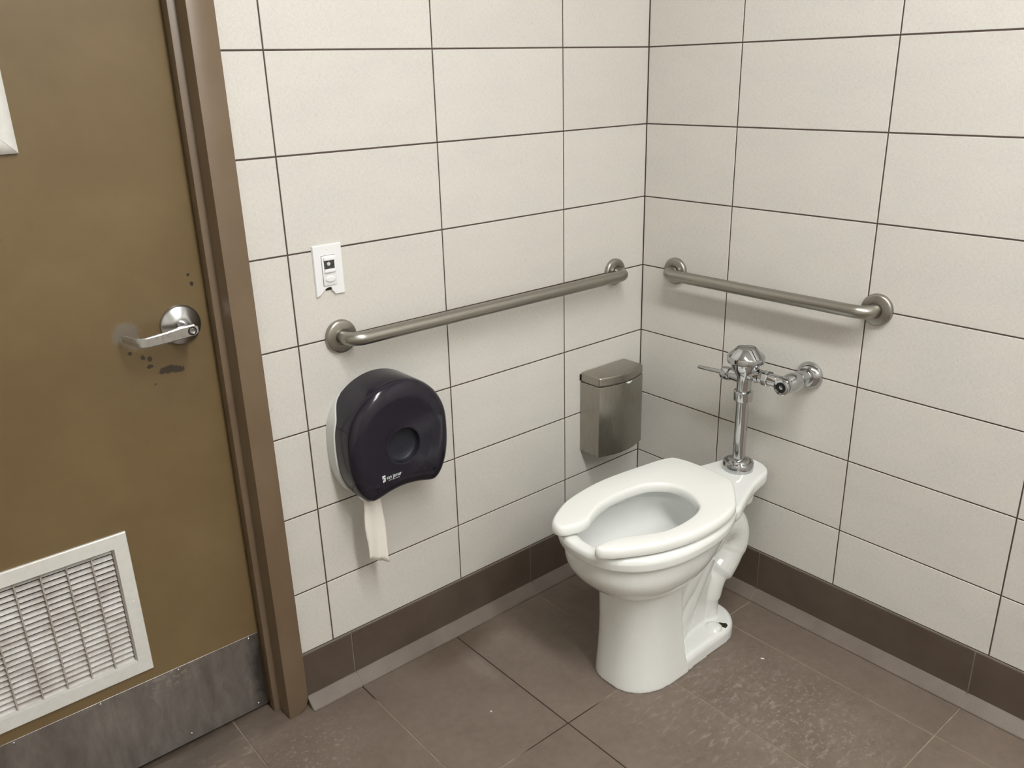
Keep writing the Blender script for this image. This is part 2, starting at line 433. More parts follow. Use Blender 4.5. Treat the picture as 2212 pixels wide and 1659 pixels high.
# ------------------------------------------------------------------ door frame
CXD = -1.747
tf = empty('trim_1', (CXD, 0, 0), kind='structure')
prof = [(-1.2355, -.0186), (-1.2895, -.0186), (-1.2895, .0320), (-1.3055, .0320), (-1.3055, .0600), (-1.2895, .0600), (-1.2895, .150), (-1.2355, .150)]
for sg in (0, 1):
    bm = bmesh.new(); pr = prof if sg == 0 else [(2*CXD-x, y) for x, y in prof]
    def cut(x, y, c_):               # the outer front corner is eaten away at floor level
        if c_ and y < 0 and abs(x-CXD) > .50: x -= math.copysign(c_, x-CXD)
        return x
    loft(bm, [[(cut(x, y, c_), y, z_) for x, y in pr] for z_, c_ in ((0, .026), (.006, .017), (.014, .009), (.026, .003), (.045, 0), (2.19, 0))])
    hang(finish(bm, 'jamb', 'frame_paint', None, 30, .0012, 2), tf)
bm = bmesh.new()
prism(bm, [(z-1.2895+2.135 if 0 else z, y) for z, y in ((2.190, -.0186), (2.135, -.0186), (2.135, .032), (2.119, .032), (2.119, .060), (2.135, .060), (2.135, .150), (2.190, .150))],
      lambda z, y: (-1.2890, y, z), lambda z, y: (2*CXD+1.2890, y, z))
hang(finish(bm, 'header', 'frame_paint', None, 30, .0012, 2), tf)

# ------------------------------------------------------------------ door
YD = .066
door = empty('door_1', (CXD, YD, .012), 'brown painted restroom door with louver, lever handle and steel kick plate', None, None, 'structure')
def ring_panel(bm, o, i, y0, y1):
    # rectangular slab (x0,x1,z0,z1) with a rectangular hole
    def q(r, y): return [(r[0], y, r[2]), (r[1], y, r[2]), (r[1], y, r[3]), (r[0], y, r[3])]
    A, B, D, E_ = ([bm.verts.new(p_) for p_ in q(r, y)] for r, y in ((o, y0), (i, y0), (o, y1), (i, y1)))
    for k in range(4):
        l = (k+1) % 4
        bm.faces.new((A[k], A[l], B[l], B[k])); bm.faces.new((D[k], E_[k], E_[l], D[l]))
        bm.faces.new((A[k], D[k], D[l], A[l])); bm.faces.new((B[k], B[l], E_[l], E_[k]))
LX0, LX1, LZ0, LZ1 = -1.939, -1.5815, .2845, .5725           # louver opening
bm = bmesh.new(); ring_panel(bm, (-2.2015, -1.2930, .0105, 2.117), (LX0-.004, LX1+.004, LZ0-.004, LZ1+.004), YD, .110)
hang(finish(bm, 'panel', 'door_paint', None, 30, .001, 1), door)
# louver
def louver_frame():
    bm = bmesh.new()
    o, i = (LX0-.0285, LX1+.0285, LZ0-.0315, LZ1+.0315), (LX0, LX1, LZ0, LZ1)
    def q(r, y): return [(r[0], y, r[2]), (r[1], y, r[2]), (r[1], y, r[3]), (r[0], y, r[3])]
    def ins(r, d): return (r[0]+d, r[1]-d, r[2]+d, r[3]-d)
    rings = [q(o, YD), q(o, YD-.0045), q(ins(o, .0018), YD-.0060), q(i, YD-.0060), q(ins(i, .004), YD+.026), q(ins(i, .004), YD+.043), q(ins(i, -.003), YD+.043), q(ins(i, -.003), YD)]
    R = [[bm.verts.new(p_) for p_ in r] for r in rings]
    for A, B in zip(R, R[1:]+R[:1]):
        for k in range(4): bm.faces.new((A[k], A[(k+1) % 4], B[(k+1) % 4], B[k]))
    return finish(bm, 'louver_frame', 'white_enamel', None, 25)
lf = hang(louver_frame(), door)
def sub(o, part):                       # sub-part: part's parent chain is only translations
    o.parent = part; o.location = o.location - (part.location + part.parent.location); return o
NS = 22; PITCH_S = (LZ1-LZ0)/NS
bm = bmesh.new()
hw = (LX1-LX0)/2 - .0045
prism(bm, [(.0040, -.0052), (.0046, -.0058), (.0140, -.0006), (.0230, -.0080), (.0236, -.0074), (.0140, .0004)], lambda y, z: (-hw, y, z), lambda y, z: (hw, y, z))
sl0 = finish(bm, 'slat', 'louver_slat', None, 25); me_s = sl0.data; bpy.data.objects.remove(sl0)
for k in range(NS):
    o = link('slat', me_s, None); o.location = ((LX0+LX1)/2, YD, LZ0 + (k+.5)*PITCH_S); sub(o, lf)
bm = bmesh.new(); box(bm, (-.0014, 0, LZ0+.002), (.0014, .0105, LZ1-.002))
vb = finish(bm, 'mullion', 'louver_dirty', None, 0); me_v = vb.data; bpy.data.objects.remove(vb)
x = -1.627
while x > LX0+.01:
    o = link('mullion', me_v, None); o.location = (x, YD+.001, 0); sub(o, lf); x -= .0485
bm = bmesh.new(); box(bm, (LX1-.0030, YD+.004, LZ0+.003), (LX1-.0012, YD+.026, LZ1-.003)); sub(finish(bm, 'side_lining', 'louver_dirty', None, 0), lf)
for zx in ((LX1+.0155, .435), (LX0-.0155, .435)):
    bm = bmesh.new(); lathe(bm, (zx[0], YD-.0060, zx[1]), (0, -1, 0), [(-.001, .0036), (.0006, .0034), (.0010, .002), (.0006, .0009)], 16); sub(finish(bm, 'screw', 'white_enamel', None), lf)
sub(boxo('gap_shade_plate', (LX0+.004, YD+.030, LZ0+.001), (LX1-.004, YD+.032, LZ1-.001), 'gap_shade'), lf)  # added black plate; its colour stands in for shade between the slats
# kick plate with screws
kp = hang(boxo('kick_plate', (-2.180, YD-.0016, .0105), (-1.3075, YD-.0001, .2240), 'kick_steel', None, .0004, 1), door)
for sx_, sz in ((-1.331, .2165), (-1.502, .2170), (-1.673, .2170), (-1.844, .2170), (-2.015, .2170), (-1.331, .0225), (-1.500, .0300), (-1.673, .0260), (-1.844, .0260), (-2.015, .0260)):
    bm = bmesh.new(); lathe(bm, (sx_, YD-.0016, sz), (0, -1, 0), [(-.0005, .0034), (.0006, .0034), (.0016, .0026), (.0021, .0012)], 14); sub(finish(bm, 'screw', 'satin_chrome', None), kp)
# lever handle
HX, HZ = -1.3668, 1.0195
hd = bmesh.new(); lathe(hd, (HX, YD, HZ), (0, -1, 0), [(-.001, .0425), (.003, .0425), (.0065, .0410), (.0085, .0385), (.0140, .0230), (.0165, .0175), (.0165, .0140)], 56)
rose = hang(finish(hd, 'handle_rose', 'satin_chrome', None, 50), door)
bm = bmesh.new(); lathe(bm, (HX, YD-.010, HZ), (0, -1, 0), [(0, .0135), (.040, .0115), (.052, .0118)], 32); sub(finish(bm, 'spindle_hub', 'chrome', None), rose)
bm = bmesh.new()                         # lever: flat bar running to the hinge side, then cranked back to the door
path = [(HX+.0125, YD-.059, 1.0205), (HX+.006, YD-.0605, 1.0205), (HX-.02, YD-.061, 1.0190), (HX-.060, YD-.0600, 1.0150), (HX-.088, YD-.0585, 1.0130), (HX-.0965, YD-.0555, 1.0130), (HX-.103, YD-.049, 1.0135), (HX-.113, YD-.035, 1.0165), (HX-.1225, YD-.0190, 1.0195)]
hts = [.0070, .0118, .0122, .0108, .0100, .0098, .0094, .0082, .0068]
ths = [.0050, .0056, .0056, .0050, .0046, .0044, .0036, .0026, .0016]
R = []
pv = [Vector(q) for q in path]
for i, q in enumerate(pv):
    d = (pv[min(i+1, len(pv)-1)]-pv[max(i-1, 0)]).normalized(); n_ = d.cross(Vector((0, 0, 1))).normalized()
    h_, t_ = hts[i], ths[i]; R.append([q+n_*a*t_+Vector((0, 0, b*h_)) for a, b in ((-1, -.82), (-.72, -1), (.72, -1), (1, -.82), (1, .82), (.72, 1), (-.72, 1), (-1, .82))])
loft(bm, R); sub(finish(bm, 'lever', 'worn_chrome', None, 32), rose)
bm = bmesh.new(); lathe(bm, (HX+.0005, YD-.0655, 1.0200), (0, -1, 0), [(0, .0088), (.0022, .0088), (.0022, .0064), (.0004, .0062)], 28, True, True); sub(finish(bm, 'lock_bezel', 'dark_metal', None), rose)
bm = bmesh.new(); lathe(bm, (HX+.0005, YD-.0655, 1.0200), (0, -1, 0), [(0, .0056), (.0042, .0056), (.0050, .0048), (.0042, .0030), (.0042, .0)], 24, True, False); sub(finish(bm, 'lock_button', 'chrome', None), rose)

# white snap frame on the upper door, its lower right corner in view
FX1, FZ0 = -1.5965, 1.3835; FX0, FZ1 = 2*CXD-FX1, 1.80
sfm = empty('sign_frame', (CXD, YD, FZ0), 'white sign frame with mitred corners high on the brown door', 'frame')
o4 = [(FX0, FZ0), (FX1, FZ0), (FX1, FZ1), (FX0, FZ1)]; cc = Vector(((FX0+FX1)/2, (FZ0+FZ1)/2))
FWD = .0310
i4 = [(FX0+FWD, FZ0+FWD), (FX1-FWD, FZ0+FWD), (FX1-FWD, FZ1-FWD), (FX0+FWD, FZ1-FWD)]
for k in range(4):
    l = (k+1) % 4; bm = bmesh.new()
    def pt(a, s_, y):                    # across the rail from outer (0) to inner (1), tiny mitre gap
        e0, e1 = Vector(o4[k]).lerp(Vector(i4[k]), s_), Vector(o4[l]).lerp(Vector(i4[l]), s_); dd = (e1-e0).normalized()*.0003
        e = (e0+dd) if a == 0 else (e1-dd); return (e.x, y, e.y)
    pr = [(0, YD), (0, YD-.007), (.10, YD-.0105), (.62, YD-.0135), (.92, YD-.0115), (1, YD-.008), (1, YD)]
    loft(bm, [[pt(0, s_, y) for s_, y in pr], [pt(1, s_, y) for s_, y in pr]]); hang(finish(bm, 'rail', 'white_enamel', None, 40), sfm)
hang(boxo('insert', (FX0+.02, YD-.004, FZ0+.02), (FX1-.02, YD-.0005, FZ1-.02), 'poster_brown'), sfm)

# ------------------------------------------------------------------ grab bars
def grab_bar(along, s0, s1, z, z1, label):
    f = (lambda s_, d, z_: Vector((s_, -d, z_))) if along == 'x' else (lambda s_, d, z_: Vector((-d, s_, z_)))
    nrm = Vector((0, -1, 0)) if along == 'x' else Vector((-1, 0, 0))
    root = empty('grab_bar', f(s0, 0, z), label, 'grab bar', 'steel grab bars on the tiled walls')
    bm = bmesh.new(); sg = 1 if s1 > s0 else -1
    sweep(bm, arc_path([f(s0, .004, z), f(s0, .0555, z), f(s1, .0555, z1), f(s1, .004, z1)], .034, 12), .0160, 28)
    hang(finish(bm, 'tube', 'brushed_steel', None, 50), root)
    for s_, zz in ((s0, z), (s1, z1)):
        bm = bmesh.new(); lathe(bm, f(s_, 0.0002, zz), nrm, [(0, .0385), (.0020, .0392), (.0085, .0388), (.0112, .0370), (.0128, .0335), (.0140, .0190), (.0115, .0182), (.0115, .0165)], 48, True, True)
        hang(finish(bm, 'flange', 'brushed_steel', None, 50), root)
    return root
grab_bar('x', -1.0370, -.1290, .9375, .9355, 'long brushed steel grab bar above the dark toilet paper dispenser')
grab_bar('y', -.1290, -.7430, .9365, .9385, 'short brushed steel grab bar above the chrome flush valve')

# ------------------------------------------------------------------ occupancy sensor switch with a broken plate
sw = empty('sensor_switch', (-1.0506, 0, 1.0935), 'white wall switch with motion sensor window and broken plate edge', 'light switch')
X0, X1, Z0, Z1 = -1.0865, -1.0147, 1.0362, 1.1505
poly = [(X0, Z0), (X0+.0030, Z0+.001), (X0+.0085, Z0+.0035), (X0+.0145, Z0+.0085), (X0+.0205, Z0+.0145), (X0+.0270, Z0+.0175), (X0+.0345, Z0+.0185), (X0+.0385, Z0+.0170), (X0+.0400, Z0+.0130), (X0+.0385, Z0+.0105), (X0+.0425, Z0+.0085), (X0+.0455, Z0+.0035), (X0+.0480, Z0+.0005), (X1, Z0), (X1, Z1), (X0, Z1)]
cxs, czs = (X0+X1)/2, (Z0+Z1)/2
bm = bmesh.new()
def shr(q, k): return (cxs+(q[0]-cxs)*k, czs+(q[1]-czs)*k)
loft(bm, [[(x_, -.0003, z_) for x_, z_ in poly], [(x_, -.0022, z_) for x_, z_ in poly], [(shr(q, .955)[0], -.0060, shr(q, .97)[1]) for q in poly]])
hang(finish(bm, 'cover_plate', 'white_plastic', None, 25), sw)
bx0, bx1, bz0, bz1 = -1.0670, -1.0340, 1.0600, 1.1265
body = hang(boxo('switch_body', (bx0, -.0085, bz0), (bx1, -.0045, bz1), 'white_plastic', None, .0008, 2), sw)
bm = bmesh.new(); ring_panel(bm, (bx0-.0006, bx1+.0006, bz0-.0006, bz1+.0006), (bx0, bx1, bz0, bz1), -.0062, -.0050); sub(finish(bm, 'shadow_gap', 'dark_metal', None, 0), body)
sub(boxo('hood', (-1.0640, -.0135, 1.1160), (-1.0365, -.0080, 1.1240), 'white_plastic', None, .0018, 3), body)
sub(boxo('lens', (-1.0630, -.0094, 1.0972), (-1.0375, -.0083, 1.1165), 'lens_dark', None, .0004, 1), body)
bm = bmesh.new(); lathe(bm, (-1.0520, -.0093, 1.1085), (0, -1, 0), [(0, .0045), (.0012, .0040), (.0018, .002), (.0018, .0)], 20, True, False); sub(finish(bm, 'lens_highlight', 'grey_plastic', None), body)  # raised grey disc stands in for the highlight on the lens
sub(boxo('sill', (-1.0640, -.0128, 1.0890), (-1.0365, -.0080, 1.0970), 'white_plastic', None, .0018, 3), body)
bm = bmesh.new(); R = []
for h, s_ in ((-.0080, 1), (-.0100, 1), (-.0108, .93), (-.0112, .7)): R.append([(-1.0500+.0118*s_*math.cos(a*PI/16), h, 1.0742+.0070*s_*math.sin(a*PI/16)) for a in range(32)])
loft(bm, R); sub(finish(bm, 'push_button', 'white_plastic', None, 50), body)
bm = bmesh.new(); lathe(bm, (-1.0500, -.0060, 1.1400), (0, -1, 0), [(-.001, .0032), (.0007, .0030), (.0012, .0015), (.0012, 0)], 18, True, False); hang(finish(bm, 'screw', 'white_plastic', None), sw)
bm = bmesh.new(); box(bm, (-1.0610, -.0012, 1.0478), (-1.0470, -.0004, 1.0570)); hang(finish(bm, 'box_hole', 'hole_dark', None, 0), sw)

# ------------------------------------------------------------------ toilet paper dispenser
TX, TZ = -.9600, .700
disp = empty('toilet_paper_dispenser', (TX, 0, .552), 'smoked black plastic jumbo toilet paper dispenser with pale grey back', 'dispenser')
half = [(0, .8355)] + [(.1365*math.sin(a), TZ+.1355*math.cos(a)) for a in [k*PI/2/9 for k in range(1, 10)]] + [(.1368, .672), (.1350, .640), (.1290, .607), (.1180, .579), (.1040, .560), (.0900, .5515), (.0760, .5515), (.0600, .5550), (.0420, .5595), (.0210, .5625), (0, .5640)]
outl = [(-x_, z_) for x_, z_ in half] + [(x_, z_) for x_, z_ in reversed(half[1:-1])]    # clockwise seen from the room, starting at the top
outl = [(v[0], v[1]) for v in cr([Vector((x_, z_, 0)) for x_, z_ in outl], 3, True)]
def inset_poly(poly, d):
    n = len(poly); out = []
    for i in range(n):
        a, b = Vector(poly[i-1]), Vector(poly[(i+1) % n]); tn = (b-a).normalized(); nm = Vector((-tn.y, tn.x)); out.append((poly[i][0]+nm.x*d, poly[i][1]+nm.y*d))
    return out
ar = sum(a[0]*b[1]-b[0]*a[1] for a, b in zip(outl, outl[1:]+outl[:1]))
SG = 1 if ar > 0 else -1
def dback(z_): 
    s_ = min(1, max(0, (.800-z_)/.055)); s_ = s_*s_*(3-2*s_); return .0012 + .0330*s_
rings = [[(TX+x_, -dback(z_), z_) for x_, z_ in outl], [(TX+x_, -max(.050, dback(z_)+.01), z_) for x_, z_ in outl]]
for d, dep in ((0.0, .088), (.0012, .0965), (.0040, .1035), (.0085, .1085), (.0150, .1120), (.0260, .1155), (.0340, .1172), (.0380, .1176), (.0400, .1176)):
    ip = inset_poly(outl, SG*d); rings.append([(TX+x_, -dep, z_) for x_, z_ in ip])
HZ2 = .676
bm = bmesh.new(); vr = loft(bm, rings, False, False)
def hub_ring(r, dep): return [(TX+r*math.cos(2*PI*i/56), -dep, HZ2+r*math.sin(2*PI*i/56)) for i in range(56)]
hv = loft(bm, [hub_ring(.0480, .1176), hub_ring(.0452, .1176), hub_ring(.0442, .1170)], False, False)
es = [bm.edges.get((q[i], q[(i+1) % len(q)])) for q in (vr[-1], hv[0]) for i in range(len(q))]
bmesh.ops.triangle_fill(bm, use_beauty=True, use_dissolve=False, edges=es)
cover = hang(finish(bm, 'cover', 'smoked_plastic', None, 45), disp)
bm = bmesh.new(); loft(bm, [hub_ring(.0440, .1169), hub_ring(.0425, .1030), hub_ring(.0390, .0990), hub_ring(.0200, .0975)], False, True); sub(finish(bm, 'hub_recess', 'core_dark', None, 50), cover)
# pale back housing
ow = inset_poly(outl, -SG*.0035)
zcut = .800
low = [(x_, min(z_, zcut)) for x_, z_ in ow]
def dfr(z_):
    s_ = min(1, max(0, (.800-z_)/.055)); s_ = s_*s_*(3-2*s_); return .002 + .0345*s_
bm = bmesh.new(); loft(bm, [[(TX+x_, -.0006, z_) for x_, z_ in low], [(TX+x_, -dfr(z_), z_) for x_, z_ in low], [(TX+x_*.975, -dfr(z_)-.0012, HZ2+(z_-HZ2)*.975) for x_, z_ in low], [(TX+x_*.94, -.0045, HZ2+(z_-HZ2)*.94) for x_, z_ in low]], True, True)
hang(finish(bm, 'back_housing', 'grey_plastic', None, 40), disp)
# tear feet under the housing and the key lock
for sx_, nm in ((-1, 'tear_foot'), (1, 'tear_foot')):
    bm = bmesh.new(); prism(bm, [(.066, .575), (.110, .575), (.102, .558), (.092, .5480), (.074, .5480), (.064, .556)], lambda x_, z_: (TX+sx_*x_, -.030, z_), lambda x_, z_: (TX+sx_*x_, -.088, z_))
    hang(finish(bm, nm, 'smoked_solid', None, 30, .002, 2), disp)
bm = bmesh.new(); lathe(bm, (TX-.1035, -.080, .5595), (-.83, -.1, -.55), [(0, .0085), (.002, .0085), (.003, .007), (.0022, .0045), (.0022, 0)], 24, True, False)
hang(finish(bm, 'key_lock', 'print_white', None), disp)
# printed maker's mark
def text_obj(body, size, loc, mat, parent, shear=0, sx=1):
    cu = bpy.data.curves.new('logo', 'FONT'); cu.body = body; cu.size = size; cu.extrude = .0001; cu.resolution_u = 2; cu.shear = shear
    tmp = bpy.data.objects.new('tmp', cu); C.objects.link(tmp)
    dg = bpy.context.evaluated_depsgraph_get(); me = bpy.data.meshes.new_from_object(tmp.evaluated_get(dg)); bpy.data.objects.remove(tmp)
    for v in me.vertices: v.co = Vector((v.co.x*sx, -v.co.z, v.co.y))
    me.materials.clear(); o = link('logo', me, mat); o.location = loc; return o
LDY = -.1180
# the dish starts at radius .088 round the hub; the mark sits on the flat lip below it
sub(text_obj('san jamar', .0135, (-1.0160, LDY-.0006, .6065), 'print_white', cover, 0, .80), cover)
sub(text_obj('smart. safe. sanitary.', .0040, (-1.0110, LDY-.0006, .6015), 'print_white', cover, 0, .95), cover)
bm = bmesh.new()
sxp, szp = -1.0275, .6015
for (a0, b0, a1, b1) in ((0, .0135, .0085, .0170), (0, .0100, .0040, .0140), (0, .0085, .0085, .0115), (.0045, .0045, .0088, .0090), (.0012, .0028, .0088, .0058), (.0012, 0, .0042, .0022), (.0052, .0008, .0080, .0034)):
    box(bm, (sxp+a0, LDY-.0007, szp+b0), (sxp+a1, LDY-.0004, szp+b1))
sub(finish(bm, 'logo_emblem', 'print_white', None, 0), cover)
# the roll in the dispenser and its hanging tail
roll = empty('toilet_paper_roll', (TX, -.07, HZ2-.1), 'white jumbo toilet paper roll inside the smoked dispenser, tail hanging below', 'toilet paper')
bm = bmesh.new(); R = []
for d, r in ((.034, .0400), (.030, .045), (.030, .098), (.034, .1020), (.088, .1020), (.092, .098), (.092, .045), (.088, .0400)):
    R.append([(TX+r*math.cos(2*PI*i/56), -d, HZ2+r*math.sin(2*PI*i/56)) for i in range(56)])
vr = loft(bm, R, False, False)
for i in range(56): bm.faces.new((vr[-1][i], vr[-1][(i+1) % 56], vr[0][(i+1) % 56], vr[0][i]))
hang(finish(bm, 'roll', 'tissue', None, 40), roll)
bm = bmesh.new(); lathe(bm, (TX, -.031, HZ2), (0, -1, 0), [(0, .0395), (.060, .0395), (.060, .036), (.004, .036)], 40, True, True); hang(finish(bm, 'core', 'core_dark', None), roll)
bm = bmesh.new()                         # tail: a folded strip with a torn end
cols = 9; rows = 16; grid = []
for j in range(rows+1):
    s_ = j/rows; row = []
    for i in range(cols+1):
        t_ = i/cols
        xl, xr = -1.0590+.004*s_*0-.000, -1.0085+.004*s_
        xx = xl + (xr-xl)*t_
        zt = .575; zb_ = .3760 + (.010 if t_ < .15 else 0) + .010*math.sin(7*t_) - .022*max(0, t_-.75)/.25 - .010*max(0, .25-abs(t_-.35))
        zz = zt + (zb_-zt)*s_
        yy = -.072 - .0045*math.sin(5.5*t_+1.2*s_)*(.3+s_) - (.006*s_*s_ if t_ > .8 else 0)
        row.append(bm.verts.new((xx + .002*math.sin(9*s_+3*t_), yy, zz)))
    grid.append(row)
for j in range(rows):
    for i in range(cols): bm.faces.new((grid[j][i], grid[j][i+1], grid[j+1][i+1], grid[j+1][i]))
tail = finish(bm, 'tail', 'tissue', None, 60); sm_ = tail.modifiers.new('thick', 'SOLIDIFY'); sm_.thickness = .0008
hang(tail, roll)

# ------------------------------------------------------------------ sanitary disposal bin
bn = empty('sanitary_bin', (-.172, 0, .404), 'brushed steel sanitary disposal box on the wall beside the toilet', 'waste bin')
BX0, BX1, BZ0, BZ1 = -.2660, -.0775, .4040, .6570
def bow(z_, zt, inset=0):
    n = 14; r = []
    r.append((BX0+inset, -.0015, zt))
    for k in range(n+1):
        s_ = k/n; r.append((BX0+inset+(BX1-BX0-2*inset)*s_, -(.0800 + .0200*math.sin(PI*s_)) + inset, zt))
    r.append((BX1-inset, -.0015, zt)); return r
bm = bmesh.new(); loft(bm, [bow(0, BZ0), bow(0, .6265)]); hang(finish(bm, 'body', 'bin_steel', None, 25, .0022, 3), bn)
bm = bmesh.new()
loft(bm, [[(x_*1, y_-(.0003 if y_ < -.01 else 0), z_) for x_, y_, z_ in bow(0, z_)] for z_ in (.6262, BZ1)])
lid = hang(finish(bm, 'lid', 'bin_steel', None, 25, .0070, 4), bn)
bm = bmesh.new(); R = []
pts = [(-.0130+.026*k/12, -.0062*math.sin(PI*k/12)) for k in range(13)]
bm2 = [(-.1615+a, -.1012, .6268+b) for a, b in pts]
loft(bm, [bm2, [(q[0], q[1]+.0015, q[2]) for q in bm2]]); sub(finish(bm, 'finger_notch', 'print_white', None, 0), lid)
bm = bmesh.new(); box(bm, (BX0-.0016, -.0022, .6300), (BX0+.004, -.0004, .6500)); hang(finish(bm, 'gasket', 'dark_metal', None, 0, .001), bn)

# ------------------------------------------------------------------ toilet
AY = -.4570
toilet = empty('toilet', (-.40, AY, 0), 'white floor-mounted china toilet with open-front seat in the tiled corner', 'toilet')
def egg(z_, u0, af, ab, w_, n=72, ex=2.3):
    r = []
    for i in range(n):
        t_ = 2*PI*i/n; c_, s_ = math.cos(t_), math.sin(t_)
        e = ex if c_ > 0 else 2.1
        cc_ = math.copysign(abs(c_)**(2/e), c_); ss_ = math.copysign(abs(s_)**(2/e), s_)
        r.append((-(u0 + (af if c_ > 0 else ab)*cc_), AY + w_*ss_, z_))
    return r
bm = bmesh.new()
outer = [(.272, .505, .070, .095, .065), (.278, .505, .098, .118, .088), (.290, .503, .126, .145, .109), (.309, .500, .158, .170, .131), (.333, .495, .187, .196, .149), (.362, .490, .210, .220, .161), (.391, .484, .2215, .238, .1645), (.414, .480, .2230, .247, .163)]
rim = [(.4165, .480, .2280, .253, .168), (.4190, .480, .2395, .264, .180), (.440, .480, .2430, .268, .1810), (.4500, .480, .2400, .262, .1760), (.4530, .480, .2310, .25, .166), (.4530, .480, .218, .18, .140), (.4500, .480, .208, .16, .130), (.444, .480, .204, .155, .126), (.421, .480, .204, .155, .126)]
inner = [(.409, .480, .215, .158, .138), (.38, .478, .203, .165, .131), (.35, .472, .185, .158, .118), (.328, .462, .155, .145, .098), (.308, .45, .12, .125, .078), (.298, .44, .07, .09, .05)]
loft(bm, [egg(*q) for q in cr([Vector(q) for q in outer], 4)+rim+cr([Vector(q) for q in inner], 3)])
# rear deck carrying the flush spud
dk_u = [(.016, 0), (.022, .028), (.040, .052), (.065, .067), (.100, .0745), (.150, .086), (.200, .104), (.250, .124), (.282, .137), (.303, .134), (.314, .110), (.317, .060)]
sp = cr([Vector((u_, h_, 0)) for u_, h_ in dk_u], 4)
def deck_ring(z_, ins):
    cu_ = .23
    a = [(u_, max(0, h_)) for u_, h_, _ in sp]
    pl = [(u_, h_) for u_, h_ in a] + [(u_, -h_) for u_, h_ in reversed(a[1:])]
    pl = inset_poly(pl, ins) if ins else pl
    return [(-u_, AY+h_, z_) for u_, h_ in pl]
pl0 = [(u_, h_) for u_, h_, _ in sp] + [(u_, -h_) for u_, h_, _ in reversed(sp[1:])]
dsg = 1 if sum(a[0]*b[1]-b[0]*a[1] for a, b in zip(pl0, pl0[1:]+pl0[:1])) > 0 else -1
loft(bm, [deck_ring(.380, dsg*.034), deck_ring(.393, dsg*.020), deck_ring(.408, dsg*.008), deck_ring(.416, dsg*.002), deck_ring(.425, 0), deck_ring(.4400, 0), deck_ring(.4465, dsg*.003), deck_ring(.4487, dsg*.009)])
lathe(bm, (-.105, AY, .345), (0, 0, 1), [(0, .030), (.012, .046), (.05, .052)], 32)
# pedestal: rounded front shell
def dee(z_, u0, af, w_, ub):
    r = []; n = 40; yo = -.007*max(0, 1-z_/.27)
    for i in range(n+1):
        t_ = -PI/2 + PI*i/n; c_, s_ = math.cos(t_), math.sin(t_)
        ex = 3.0 if s_ > 0 else 2.15; r.append((-(u0+af*abs(c_)**(2/ex)), AY+yo+w_*math.copysign(abs(s_)**(2/ex), s_), z_))
    for k in range(1, 6): r.append((-(u0+(ub-u0)*k/6), AY+yo+w_, z_))
    for k in range(0, 7): r.append((-ub, AY+yo+w_*(1-2*k/6), z_))
    for k in range(1, 6): r.append((-(ub+(u0-ub)*k/6), AY+yo-w_, z_))
    return r
loft(bm, [dee(z_, u0, af, w_, ub) for z_, u0, af, w_, ub in ((0, .485, .1250, .1010, .420), (.006, .485, .1250, .1010, .420), (.03, .485, .1230, .0990, .425), (.07, .486, .1180, .0955, .430), (.12, .488, .1120, .0925, .435), (.17, .490, .1080, .0905, .438), (.215, .491, .1070, .0905, .440), (.268, .492, .1070, .0910, .440), (.291, .495, .107, .092, .44))])
# foot flange
def foot(z_, ins):
    pl = []; n = 20
    for i in range(n+1):
        t_ = PI/2 + PI*i/n; pl.append((.252 + (.097-ins)*math.cos(t_), (.094-ins)*math.sin(t_)))
    pl += [(.34, -(.096-ins)), (.43, -(.100-ins)), (.50, -(.100-ins)), (.50, .100-ins), (.43, .100-ins), (.34, .096-ins)]
    return [(-u_, AY-.006+h_, z_) for u_, h_ in pl]
loft(bm, [foot(0, 0), foot(.028, .001), (foot(.037, .005)), foot(.0415, .012)])
# web and trapway
loft(bm, [[(-u_, AY+h_, z_) for u_, h_ in ((.235, -.030), (.46, -.050), (.46, .050), (.235, .030))] for z_ in (0, .32)])
sweep(bm, cr([(-.43, AY, .11), (-.36, AY, .165), (-.265, AY, .265), (-.195, AY, .315), (-.143, AY, .295), (-.130, AY, .245), (-.158, AY, .195), (-.205, AY, .150), (-.225, AY, .09), (-.228, AY, .02)], 5), [.045]*6+[.048]*5+[.055]*5+[.058]*12+[.055]*6+[.046]*6+[.042]*6, 24)
sweep(bm, cr([(-.40, AY, .03), (-.355, AY, .09), (-.31, AY, .17), (-.26, AY, .25)], 5), .050, 20)
lathe(bm, (-.265, AY-.068, .036), (0, 0, 1), [(0, .024), (.010, .022), (.016, .012)], 20)
bw = finish(bm, 'bowl', 'china', None, 0)
rm = bw.modifiers.new('fuse', 'REMESH'); rm.mode = 'VOXEL'; rm.voxel_size = .0027; rm.use_smooth_shade = True
smo = bw.modifiers.new('smooth', 'SMOOTH'); smo.factor = .5; smo.iterations = 4
dg = bpy.context.evaluated_depsgraph_get(); me = bpy.data.meshes.new_from_object(bw.evaluated_get(dg))
bw.modifiers.clear(); bw.data = me
for p_ in me.polygons: p_.use_smooth = True
hang(bw, toilet)
bm = bmesh.new(); loft(bm, [egg(.3125, .452, .126, .130, .083), egg(.3130, .452, .126, .130, .083)]); hang(finish(bm, 'bowl_water', 'water', None, 0), toilet)
# bolt hole with a broken porcelain edge
bm = bmesh.new(); hp = [(-.004, -.012), (.008, -.010), (.012, -.002), (.006, .004), (.002, .012), (-.006, .015), (-.004, .004), (-.009, -.004)]
loft(bm, [[(-.238+a, AY-.0785+b, .0395) for a, b in hp], [(-.238+a, AY-.0785+b, .0432) for a, b in hp]]); hang(finish(bm, 'bolt_hole', 'hole_dark', None, 0), toilet)
